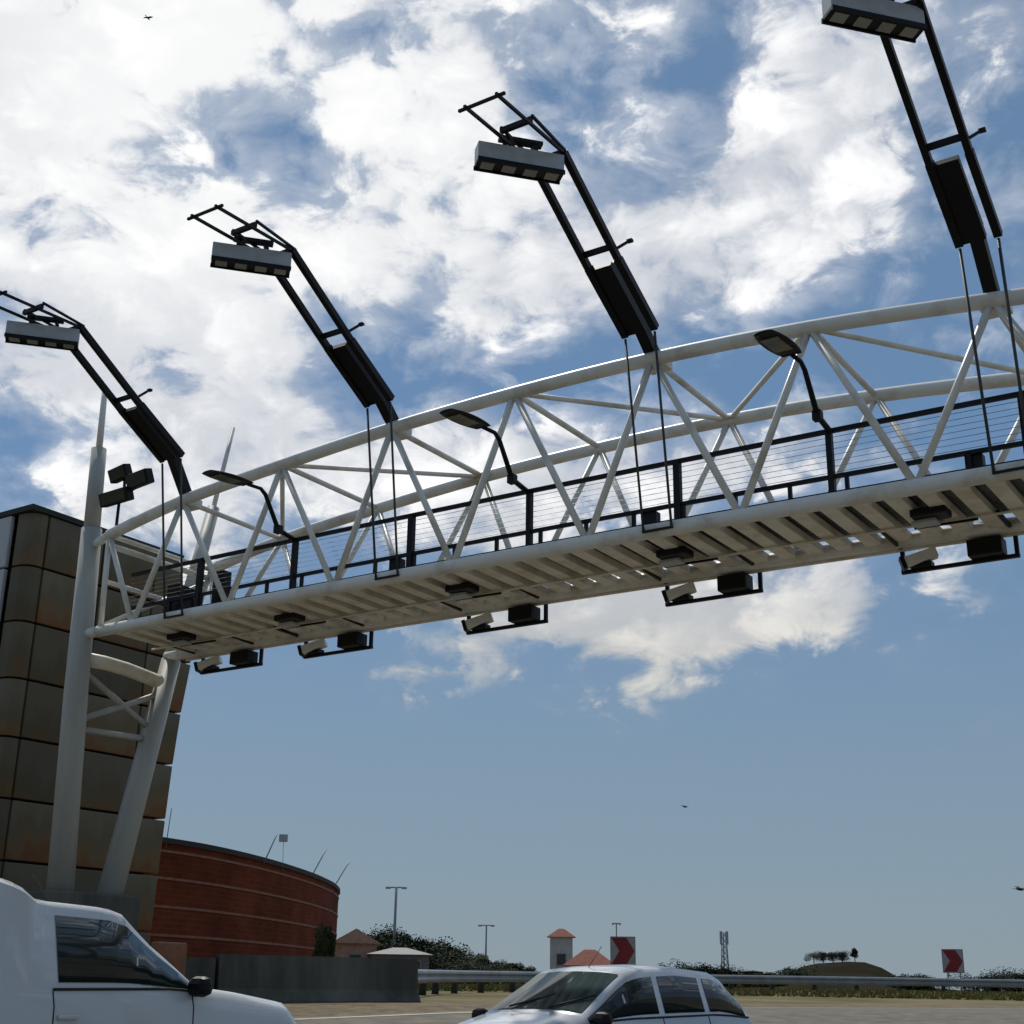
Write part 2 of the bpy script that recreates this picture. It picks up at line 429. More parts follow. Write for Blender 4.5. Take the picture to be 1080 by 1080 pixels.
# railing of black steel behind the near lower chord
def rail(wv, zo, wd, ht, name):
    b = MB()
    for i in range(16):
        s0 = -.5+(SEND+.3)*i/16; s1 = -.5+(SEND+.3)*(i+1)/16
        b.bar(gp(s0, wv, zb(s0)+zo), gp(s1, wv, zb(s1)+zo), wd, ht)
    return b.build(name, BLACK, gan)
RW = .3
rail(RW, 1.09, .055, .06, 'handrail'); rail(RW, .44, .05, .055, 'mid_rail'); rail(RW, .17, .04, .13, 'kick_plate')
rail(WB-.15, .17, .03, .08, 'kick_plate')
for j in range(7):
    zo = .50+j*.083
    b = MB(); b.tube([p+UZ*zo for p in bpts(RW, 0, -.5, SEND-.3, 16)], .0042, 4, False)
    b.build('infill_cable', WIRE, gan)
k = 0.5
while k < 8.2:
    for kk in (k, k+1):
        s = kk*A+(.0 if kk == k else 0)
        lamp = int(round(kk-.5)) % 2 == 1
        wdt = .08 if lamp else .10
        if s < SEND-.3:
            MB().box(gp(s+(.0 if lamp else .12), RW, zb(s)+.60), (wdt, .09, 1.02), G, Wd).build('rail_post', BLACK, gan)
    k += 2
s = -.2
while s < SEND-.4:
    MB().box(gp(s, RW, zb(s)+.33), (.05, .05, .22), G, Wd).build('short_post', BLACK, gan); s += .79
for s in (14.85, 5.7, 10.3, 1.0):
    MB().box(gp(s, RW+.1, zb(s)+.33), (.22, .16, .2), G, Wd).build('junction_box', BLACK, gan, .015)
for (s_, w_, z_, a_, b_, c_) in ((.25, .75, .48, .30, .22, .80), (.72, .55, .40, .20, .2, .62), (1.45, .70, .52, .26, .2, .85), (-.25, 1.5, .55, .34, .3, .95)):
    MB().box(gp(s_, w_, zb(s_)+z_), (a_, b_, c_), G, Wd).build('control_cabinet', BLACK, gan, .01)
brace(gp(-.85, 0, 6.95), gp(-.85, WB, 6.95), .045, 'end_strut'); brace(gp(-.72, WT0, 7.6), gp(-.72, WT1, 7.6), .06, 'end_strut'); brace(gp(-.85, 0, 6.1), gp(-.75, WT1, 7.55), .045, 'end_brace')
# legs: a near upright and a leaning back leg, both on the left plinth
def leg(name, P, Rr, m=COLM): return MB().tube(P, Rr, 20).build(name, m, gan)
leg('leg', [gp(-1.35, .20, 1.40), gp(-1.35, .02, 5.0), gp(-1.35, -.07, 8.05)], [.235, .215, .19])
leg('leg', [gp(-1.3, 1.25, 1.40), gp(-1.3, 2.16, 5.95)], [.235, .19])
leg('leg_extension', [gp(-1.35, -.07, 8.05), gp(-1.40, -.09, 9.68)], [.155, .145])
leg('leg_extension', [gp(-1.3, 2.16, 5.95), gp(-1.3, 2.90, 9.35)], [.17, .13])
leg('pole_mast', [gp(-1.40, -.09, 9.68), gp(-1.42, -.11, 11.0)], [.065, .055], WHITE)
leg('pole_mast', [gp(-1.3, 2.90, 9.35), gp(-1.3, 3.26, 11.3)], [.05, .045], WHITE)
MB().tube([gp(-1.33, 0, 5.56)+UZ*0, gp(-1.3, .55, 5.58), gp(-1.3, 1.1, 5.56), gp(-1.3, 2.04, 5.46)], [.13, .13, .13, .13], 14).build('cross_head', CREAM, gan)
brace(gp(-1.33, .1, 5.35), gp(-1.3, 1.88, 4.50), .06, 'leg_brace', COLM); brace(gp(-1.33, .1, 4.42), gp(-1.3, 2.05, 5.28), .06, 'leg_brace', COLM)
brace(gp(-1.33, .1, 4.28), gp(-1.3, 1.86, 4.34), .06, 'leg_brace', COLM)
for wv in (0, WB): brace(gp(-1.33, wv, zb(-1)), gp(-.85, wv, zb(-1)), .10, 'chord_stub')
brace(gp(-1.33, -.05, 7.7), T(-.3, WT0), .08, 'chord_stub')
# mirrored legs at the far right end, outside the photograph
for (w0, w1) in ((.2, 0.0), (1.25, 2.1)):
    leg('leg', [gp(SEND+.3, w0, -EYE+.05), gp(SEND+.3, w1, 6.0)], [.30, .25])
    brace(gp(SEND+.3, w1, 5.85), gp(SEND, w1, zb(SEND)), .09, 'chord_stub')
brace(gp(SEND+.3, 0, 5.7), gp(SEND+.3, 2.1, 5.7), .18, 'cross_head', CREAM)

# plinth
pb = MB(); pb.obox(gp(-1.45, .72, .25), G*.55, Wd*.95, UZ*1.18)
tag(pb.build('concrete_plinth', CONC, None, .04), 'dark stained concrete plinth under the two gantry legs beside the clad tower', 'plinth')

# ------------------------------------------------------------------ camera arms
def make_arm(lift, down, ext=0.):
    e = empty('camera_arm', (0, 0, 0), 'arm', 'camera arm', 'camera arms rising from the gantry')
    X, Y = Vector((1, 0, 0)), Vector((0, 1, 0))       # x along truss, y away from camera, origin = top chord node
    def P(x, wv, zz): return Vector((x, wv+.16, zz+lift))
    d = .235
    L_ = [(-.50, .28), (-1.55, .88), (-2.98-ext*.6, 1.76+ext*.7), (-4.55, 1.68+ext)]      # y, z relative to node z
    for sg in (-1, 1):
        b = MB(); rr = .058
        b.bar(P(sg*d, *L_[0]), P(sg*d, *L_[1]), .10, .11)
        b.bar(P(sg*d, -1.49, .835), P(sg*d, *L_[2]), .085, .10)
        b.build('arm_tube', BLACK, e)
        b = MB(); b.bar(P(sg*d, -2.93-ext*.6, 1.755+ext*.7), P(sg*d, -4.55, 1.69+ext), .035, .04); b.build('tail_rail', BLACK, e)
        MB().bar(P(sg*d, -2.9-ext*.6, 1.80+ext*.7), P(sg*d, -3.75, 1.86+ext), .035, .035).build('hinge_rail', BLACK, e)
    MB().bar(P(-d-.12, -4.5, 1.69+ext), P(d+.10, -4.5, 1.69+ext), .035, .035).build('tail_crossbar', BLACK, e)
    for yy, zz in ((-1.72, .985), (-2.98-ext*.6, 1.76+ext*.7), (-3.75, 1.80+ext)):
        MB().bar(P(-d, yy, zz), P(d, yy, zz), .06, .07).build('crossbar', BLACK, e)
    # closed lower section: plates between the tubes and the mast carrying it
    b = MB()
    a = P(-.03, -.50, .30); c = P(-.03, -1.50, .88); dv = (c-a)
    b.obox((a+c)/2-X*.03, X*.155, dv/2, dv.normalized().cross(X)*.05); b.build('lower_plate', BLACK, e)
    MB().bar(P(0, .0, -.02-lift), P(-.02, -.62, .52), .17, .16).build('mast_foot', BLACK, e)
    MB().bar(P(-.02, -.55, .42), P(-.04, -1.38, .95), .20, .14).build('mast_head', BLACK, e)
    MB().box(P(.0, 0, -.02-lift), (.34, .30, .16), X, Y).build('clamp', WHITE, e, .01)
    MB().bar(P(d+.02, -1.62, 1.0), P(d+.14, -1.54, 1.10), .04, .03).build('side_lug', BLACK, e)
    MB().box(P(d+.17, -1.52, 1.12), (.08, .06, .04), X, Y).build('sensor', BLACK, e)
    # rods down to the deck
    for sg in (-1, 1):
        b = MB(); b.tube([P(sg*d, -.52, .22), P(sg*d*.92, -.12, down-lift)], .020, 6)
        b.build('stay_rod', RODM, e)
    MB().bar(P(-d, -.12, down-lift), P(d, -.12, down-lift), .03, .03).build('rod_foot', BLACK, e)
    # housing, turned across the lanes
    ang = R(75)-TH + R(0)
    u = Vector((math.sin(R(75)), math.cos(R(75)), 0)); ux = Vector((u.dot(G), u.dot(Wd), 0)); uy = Vector((-ux.y, ux.x, 0))
    c = P(-.20, -3.36-ext*.25, 1.575+ext*.75)
    hb = MB(); hb.obox(c, ux*.575, uy*.11, UZ*.125)
    h = hb.build('camera_housing', HOUS, e, .012)
    MB().obox(c-UZ*.141, ux*.575, uy*.12, UZ*.016).build('housing_base', BLACK, h)
    lip = MB(); lip.obox(c-UZ*.149-uy*.118, ux*.58, uy*.012, UZ*.030); lip.obox(c-UZ*.149+uy*.118, ux*.58, uy*.012, UZ*.030)
    lip.build('housing_skirt', BLACK, h)
    for q_ in (-.43, -.145, .145, .43):
        MB().obox(c-UZ*.162+ux*q_, ux*.085, uy*.075, UZ*.006).build('lamp_window', GLASSD, h)
    for q_ in (-.22, .22):
        MB().bar(c+ux*q_+UZ*.12, c+ux*q_*.8+UZ*.30, .10, .06).build('hanger', BLACK, e)
    MB().bar(c-ux*.28+UZ*.28, c+ux*.30+UZ*.28, .12, .05).build('hanger_beam', BLACK, e)
    return e
arm_rot = math.atan2(G.y, G.x)
for i, (k, lift, lab) in enumerate(((.5, .42, 'black camera arm with grey box farthest left, leaning over the floodlights and clad tower'),
                              (2.5, .05, 'second black camera arm from the left, grey box hanging at its elbow'),
                              (4.5, .0, 'third black camera arm, rising from the gantry near the middle of the photo'),
                              (6.5, .40, 'tallest and nearest black camera arm at the right, four lamp windows under its box'))):
    a = make_arm(lift, zb(k*A)-.03-T(k, WT0).z+EYE, .24 if k == 6.5 else 0)
    a.location = T(k, WT0); a.rotation_euler = (0, 0, arm_rot); a['label'] = lab

# ------------------------------------------------------------------ walkway lamps
def make_lamp():
    e = empty('walkway_lamp', (0, 0, 0), 'lamp', 'lamp', 'lamps on the gantry walkway')
    # origin: top of rail post. arm leans towards the camera side (-y), head bends over
    pts = LP_
    b = MB(); b.tube(pts, [.042, .042, .036, .032, .03], 8); b.build('lamp_arm', BLACK, e)
    MB().box(pts[1], (.12, .12, .14)).build('arm_joint', BLACK, e, .01)
    a, c = pts[-1], LH_
    dv = (c-a); l = dv.length; dv.normalize(); sd_ = dv.cross(UZ).normalized(); u = sd_.cross(dv)
    hb = MB(); n = 9; sec = []
    for i in range(n):
        t = i/(n-1); wd = .19*math.sin(math.pi*(.12+.76*t))**.35; hh = .055*math.sin(math.pi*(.12+.72*t))**.7
        p = a+dv*(l*t)
        sec.append([p+sd_*wd*math.cos(q_)+u*hh*max(-.35, math.sin(q_)) for q_ in [2*math.pi*j/12 for j in range(12)]])
    vs = [v for s_ in sec for v in s_]
    fs = [(i*12+j, i*12+(j+1)%12, (i+1)*12+(j+1)%12, (i+1)*12+j) for i in range(n-1) for j in range(12)]
    fs += [tuple(range(12)), tuple(range((n-1)*12, n*12))[::-1]]
    hb.add(vs, fs, True); h = hb.build('lamp_head', BLACK, e)
    MB().obox(a+dv*l*.56-u*.026, dv*l*.27, sd_*.115, u*.008).build('diffuser', LENS, h)
    return e
LP_ = [Vector(p) for p in ((0, 0, -.02), (0, -.44, .05), (0, -.80, .56), (0, -.92, .63), (0, -1.22, .61))]
LH_ = Vector((0, -2.12, .53))
lamp0 = make_lamp()
for i, (s_, lab) in enumerate(((3.55, 'smallest black walkway lamp, left, standing on the handrail under the first camera arm'),
                               (8.26, 'middle one of three black walkway lamps, between the second and third camera arms'),
                               (13.05, 'largest black walkway lamp, right, its head just under the upper chord'))):
    a = lamp0 if i == 0 else copy_tree(lamp0)
    a.location = gp(s_, RW, zb(s_)+1.1); a.rotation_euler = (0, 0, arm_rot); a['label'] = lab

# ------------------------------------------------------------------ reader brackets under the deck
def make_reader():
    e = empty('hanging_reader', (0, 0, 0), 'reader', 'toll reader', 'toll readers hanging under the gantry deck')
    X, Y = Vector((1, 0, 0)), Vector((0, 1, 0))
    for x in (-.77, .77):
        MB().bar((x, .1, .0), (x, .1, -.34), .055, .05, Y).build('bracket_leg', BLACK, e)
        MB().bar((x, .1, .0), (x, -.75, .03), .045, .045).build('bracket_arm', BLACK, e)
    MB().bar((-.80, .1, -.34), (.80, .1, -.34), .06, .05).build('bracket_rail', BLACK, e)
    b = MB(); b.box((.40, .02, -.20), (.46, .30, .24)); b.build('reader_box', BLACK, e, .02)
    u = Vector((.88, .35, .30)).normalized(); v = Vector((-.35, .9, 0)).normalized()
    cb = MB(); cb.obox(Vector((-.50, .02, -.19)), u*.23, v*.08, u.cross(v)*.075); cam_ = cb.build('camera_body', WHITE, e, .015)
    cb = MB(); cb.obox(Vector((-.50, .02, -.19))-u*.25, u*.03, v*.09, u.cross(v)*.09); cb.build('camera_hood', BLACK, cam_)
    MB().box((-.50, .06, -.29), (.30, .16, .07)).build('camera_mount', BLACK, e)
    # second unit nearer the front chord, partly sunk between the beams
    MB().box((.05, -1.25, -.02), (.46, .32, .11)).build('front_reader', BLACK, e, .02)
    MB().box((-.05, -1.15, -.10), (.32, .22, .05)).build('front_cover', HOUS, e, .01)
    MB().bar((-.25, -1.0, -.10), (.55, -.88, -.07), .03, .03).build('front_strut', BLACK, e)
    return e
rd0 = make_reader()
labs = ['hanging black reader bracket nearest the legs, leftmost under the deck', 'second hanging black reader bracket from the left, between first and second camera arms',
        'hanging black reader bracket in the middle, under the gap before the third camera arm', 'hanging black reader bracket in front of the warm cloud, fourth from left',
        'largest hanging black reader bracket, rightmost under the deck']
for i, s_ in enumerate((.30, 2.95, 6.61, 10.37, 14.06)):
    a = rd0 if i == 0 else copy_tree(rd0)
    a.location = gp(s_, WB+.06, zb(s_)-.06); a.rotation_euler = (0, 0, arm_rot); a['label'] = labs[i]

# ------------------------------------------------------------------ floodlights on the left end
fl = empty('floodlight_rack', gp(-.62, -.1, 7.75), 'rack of three black floodlights and bracket at the left end of the truss', 'floodlight rack')
MB().tube([gp(-.62, -.1, 7.75), gp(-.62, -.1, 8.6)], .03, 8).build('post', BLACK, fl)
MB().bar(gp(-.95, -.1, 8.48), gp(.15, -.1, 8.74), .05, .05).build('crossbar', BLACK, fl)
MB().bar(gp(-.5, -.1, 8.55), gp(-.55, -.1, 9.0), .04, .04).build('arm', BLACK, fl)
for (s_, z_, l, h_, tl) in ((-.62, 8.52, .38, .13, .10), (-.58, 8.98, .23, .13, .45), (-.02, 8.76, .28, .14, .30)):
    u = (G*math.cos(tl*.6)+UZ*math.sin(tl*.3)).normalized(); v = Wd.copy(); q_ = u.cross(v).normalized()
    v = (v+q_*.35).normalized(); q_ = u.cross(v).normalized()
    m_ = MB(); m_.obox(gp(s_, -.18, z_), u*l, v*.09, q_*h_); hd = m_.build('floodlight', BLACK, fl, .02)
    m_ = MB(); m_.obox(gp(s_, -.18, z_)-v*.094, u*l*.86, v*.004, q_*h_*.8); m_.build('floodlight_glass', GLASS, hd)

# ------------------------------------------------------------------ clad tower behind the legs
tw = empty('clad_tower', gp(-5, 2.3, 0), 'tall dark box tower clad in rust stained panels behind the gantry legs', 'tower')
ST = -3.6; rows = [8.93, 7.80, 6.66, 5.52, 4.38, 3.22, 2.08, .94, -.2]
RB = [(-.3, 4.36), (1.16, 4.39), (2.98, 4.47), (5.15, 4.58), (6.56, 4.80), (7.2, 4.72), (8.93, 4.15)]
def reb(z_):
    for (a, p), (b, q_) in zip(RB, RB[1:]):
        if z_ <= b: return p+(q_-p)*(z_-a)/(b-a)
    return RB[-1][1]
wl = [.20, .62, 2.06, 3.50, 4.42]
core = MB(); core.obox(gp(ST-2.72, 2.33, 3.7), G*2.50, Wd*1.90, UZ*5.10); core.build('core', FRAMEB, tw)
for i in range(len(rows)-1):
    zt, zl = rows[i]-.022, rows[i+1]+.022
    for j in range(4):
        w0, w1 = wl[j]+.02, wl[j+1]-.02
        b = MB()
        if j == 0:       # rounded corner strip
            pts = [(ST-.45, w0-.0), (ST-.20, w0+.02), (ST-.06, w0+.10), (ST+.0, w0+.24), (ST+.0, w1)]
            vs = [gp(a_, c_, z_) for (a_, c_) in pts for z_ in (zl, zt)]
            inn = [gp(a_-.08, c_+.08, z_) for (a_, c_) in pts for z_ in (zl, zt)]
            n = len(pts); fs = [(2*k, 2*k+2, 2*k+3, 2*k+1) for k in range(n-1)]
            o2 = 2*n; fs += [(o2+2*k, o2+2*k+1, o2+2*k+3, o2+2*k+2) for k in range(n-1)]
            fs += [(2*k, o2+2*k, o2+2*k+2, 2*k+2) for k in range(n-1)]+[(2*k+1, 2*k+3, o2+2*k+3, o2+2*k+1) for k in range(n-1)]
            b.add(vs+inn, fs, False)
            b.build('corner_panel', PANEL, tw)
        else:
            # slightly dished steel tray
            c_ = gp(ST-.03, (w0+w1)/2, (zt+zl)/2)
            if j < 3: b.obox(c_, G*.05, Wd*((w1-w0)/2), UZ*((zt-zl)/2))
            else:
                q_ = [(w0, zl), (reb(zl), zl), (reb(zt), zt), (w0, zt)]
                b.add([gp(ST+dx, a_, z_) for dx in (.02, -.35) for a_, z_ in q_], [(0, 1, 2, 3), (7, 6, 5, 4), (0, 4, 5, 1), (1, 5, 6, 2), (2, 6, 7, 3), (3, 7, 4, 0)])
            b.build('panel', PANEL, tw, .02)
    # pale panels on the side facing the traffic
    for j in range(3):
        s1 = ST-.62-j*1.5; s0 = s1-1.44
        b = MB(); b.obox(gp((s0+s1)/2, .22, (zt+zl)/2), G*((s1-s0)/2), Wd*.05, UZ*((zt-zl)/2)); b.build('side_panel', PANELL if i < 2 else PANEL, tw, .02)
    for j in range(3):      # far side
        s1 = ST-.2-j*1.6; b = MB(); b.obox(gp(s1-.78, 4.42, (zt+zl)/2), G*.75, Wd*.05, UZ*((zt-zl)/2)); b.build('back_panel', PANEL, tw, .02)
cap = MB(); cap.obox(gp(ST-2.6, 2.20, 8.98), G*2.66, Wd*2.05, UZ*.055); cap.build('roof_cap', FRAMEB, tw)

# ------------------------------------------------------------------ red brick building with a rounded end
FP = [(-46, 46), (-30, 42), (-20, 42.5), (-15.6, 45.5), (-12.9, 51.0), (-11.5, 54.4), (-10.35, 59.6), (-9.55, 66), (-9.25, 71), (-9.25, 76), (-9.9, 82), (-12, 87), (-17, 91), (-30, 93), (-46, 92)]
def spline(P, m_=5):
    o_ = []
    for i in range(len(P)-1):
        p0 = Vector(P[max(i-1, 0)]); p1 = Vector(P[i]); p2 = Vector(P[i+1]); p3 = Vector(P[min(i+2, len(P)-1)])
        for j in range(m_):
            t = j/m_; o_.append(.5*((2*p1)+(-p0+p2)*t+(2*p0-5*p1+4*p2-p3)*t*t+(-p0+3*p1-3*p2+p3)*t**3))
    o_.append(Vector(P[-1])); return o_
fpt = spline(FP)
rb = empty('brick_building', (-14, 55, .9), 'low dark red brick building with rounded end and pale brick bands', 'building')
def ringwall(name, m, z0, z1, off, uv=False, thick=.25):
    n = len(fpt); c = Vector((-28, 68)); pts = []
    for i, p in enumerate(fpt):
        t = (fpt[min(i+1, n-1)]-fpt[max(i-1, 0)]).normalized(); nn = Vector((t.y, -t.x)); pts.append(p+nn*off)
    inn = []
    for i, p in enumerate(pts):
        t = (fpt[min(i+1, n-1)]-fpt[max(i-1, 0)]).normalized(); nn = Vector((t.y, -t.x)); inn.append(p-nn*thick)
    vs = [(p.x, p.y, z0) for p in pts]+[(p.x, p.y, z1) for p in pts]+[(p.x, p.y, z1) for p in inn]+[(p.x, p.y, z0) for p in inn]
    fs = []
    for i in range(n-1):
        fs += [(i, i+1, n+i+1, n+i), (n+i, n+i+1, 2*n+i+1, 2*n+i), (2*n+i, 2*n+i+1, 3*n+i+1, 3*n+i), (i+1, i, 3*n+i, 3*n+i+1)]
    b = MB(); b.add(vs, fs, False); o = b.build(name, m, rb)
    if uv:
        ln = [0]
        for a_, b_ in zip(pts, pts[1:]): ln.append(ln[-1]+(b_-a_).length)
        ul = o.data.uv_layers.new(name='uv')
        for lp in o.data.loops: ul.data[lp.index].uv = (ln[lp.vertex_index % n], o.data.vertices[lp.vertex_index].co.z)
    return o
ringwall('brick_wall', BRICK, .5, 6.0, 0, True)
for z_ in (1.75, 2.75, 3.75, 4.75, 5.72): ringwall('brick_band', BANDM, z_-.045, z_+.045, .03, thick=.06)
ringwall('coping', COPING, 6.003, 6.2, .08)
rf = MB(); rf.add([(p.x, p.y, 5.9) for p in fpt], [tuple(range(len(fpt)))[::-1]]); rf.build('roof', COPING, rb)
for (a_, b_, d_, r_) in (((279, 898), (292, 880), 60, .03), ((330, 912), (344, 896), 70, .03), ((355, 922), (369, 908), 78, .03), ((176, 880), (181, 852), 53, .02)):
    MB().tube([far(*a_, d_)-UZ*.5, far(*b_, d_)], r_, 6).build('antenna', GALV, rb)
MB().box(far(299, 884, 60), (.35, .2, .3)).build('antenna_head', HOUS, rb)
MB().tube([far(299, 904, 60)-UZ*.6, far(299, 886, 60)], .012, 6).build('antenna', GALV, rb)

# ------------------------------------------------------------------ concrete barrier and steel guard rail
def prism(name, m, a, b, prof, parent=None):
    a = Vector(a); b = Vector(b); d = (b-a).normalized(); s_ = d.cross(UZ).normalized(); n = len(prof)
    vs = [a+s_*x+UZ*z_ for x, z_ in prof]+[b+s_*x+UZ*z_ for x, z_ in prof]
    fs = [(i, (i+1) % n, n+(i+1) % n, n+i) for i in range(n)]+[tuple(range(n))[::-1], tuple(range(n, 2*n))]
    o_ = MB(); o_.add(vs, fs); return o_
JP = [(-.30, 0), (.30, 0), (.30, .08), (.17, .30), (.12, .92), (-.12, .92), (-.17, .30), (-.30, .08)]
BP = [(-22, 20.8), (-14, 24.8), (-5.6, 27.7), (-1.9, 30.2)]
bar = empty('concrete_barrier', (-5.6, 27.7, .8), 'long weathered concrete road barrier in front of the red brick building', 'barrier')
for a_, b_ in zip(BP, BP[1:]):
    n = max(1, int(math.hypot(b_[0]-a_[0], b_[1]-a_[1])/3))
    for i in range(n):
        p = Vector(a_).lerp(Vector(b_), i/n); q_ = Vector(a_).lerp(Vector(b_), (i+1)/n-.004)
        zz = (hgt(p.y)+hgt(q_.y))/2-.02
        prism('segment', CONC, (p.x, p.y, zz), (q_.x, q_.y, zz), JP).build('segment', CONC, bar)
gr = empty('guard_rail', (0, 46, 1.0), 'long galvanised steel guard rail on dark posts along the far verge', 'guard rail')
GP = [(-2.4, 37), (-1.2, 46), (4, 55), (12, 62), (24, 67), (45, 70), (80, 76)]
WPR = [(0, .30), (.05, .34), (.07, .40), (.015, .46), (.015, .50), (.07, .56), (.05, .62), (0, .66), (-.02, .64), (-.02, .32)]
gpt = spline(GP, 6)
gpt = [p for p in gpt]
rbm = MB()
for a_, b_ in zip(gpt, gpt[1:]):
    za, zb_ = hgt(a_.y)+.03, hgt(b_.y)+.03
    aa = Vector((a_.x, a_.y, za)); bb = Vector((b_.x, b_.y, zb_)); d = (bb-aa).normalized(); s_ = d.cross(UZ).normalized(); n = len(WPR)
    vs = [aa+s_*x+UZ*z_ for x, z_ in WPR]+[bb+s_*x+UZ*z_ for x, z_ in WPR]
    rbm.add(vs, [(i, (i+1) % n, n+(i+1) % n, n+i) for i in range(n)], False)
rbm.build('steel_beam', GALV, gr)
acc_ = 0; nxt = 1.0
for a_, b_ in zip(gpt, gpt[1:]):
    l = (b_-a_).length
    while acc_+l > nxt:
        p = a_.lerp(b_, (nxt-acc_)/l); d = (b_-a_).normalized()
        q_ = Vector((p.x-d.y*.16, p.y+d.x*.16, hgt(p.y)))
        MB().tube([q_-UZ*.1, q_+UZ*.62], .11, 8).build('post', POSTM, gr); nxt += 2.4
    acc_ += l

# ------------------------------------------------------------------ chevron signs
def chevron(name, px, py, d, size, label):
    c = far(px, py, d); gz = hgt(c.y); e = empty(name, (c.x, c.y, gz), label, 'road sign', 'red chevron signs on the curve')
    v = Vector((c.x, c.y, 0)).normalized(); u = Vector((v.y, -v.x, 0)); h = size/2
    bd = MB(); bd.obox(c, u*h, v*.012, UZ*h*1.1); B = bd.build('board', SIGNW, e)
    ch = MB(); f_ = c-v*.018; H_ = h*1.1
    pl = [(-.96, .96), (.30, .96), (.96, 0), (.30, -.96), (-.96, -.96), (-.30, 0)]
    pts = [f_+u*(x*h)+UZ*(y_*H_) for x, y_ in pl]; pb2 = [p+v*.005 for p in pts]
    ch.add(pts+pb2, [(0, 5, 2, 1), (5, 4, 3, 2)]+[(i, (i+1) % 6, 6+(i+1) % 6, 6+i) for i in range(6)]); ch.build('red_chevron', SIGNR, e)
    edge = MB(); 
    MB().obox(c+v*.05+UZ*(-H_*.0), u*h*1.04, v*.01, UZ*H_*1.04).build('backing_frame', BLACK, e)
    for x in (-.6, .6):
        MB().tube([Vector((c.x, c.y, gz-.1))+u*x*h+v*.09, c+u*x*h+v*.09+UZ*H_*.9], .035, 8).build('post', GALV, e)
chevron('chevron_sign', 657, 1003, 52, .88, 'larger red chevron arrow sign behind the silver hatchback roof')
chevron('chevron_sign', 1005, 1013.5, 72, .95, 'smaller red chevron arrow sign above the guard rail at far right')

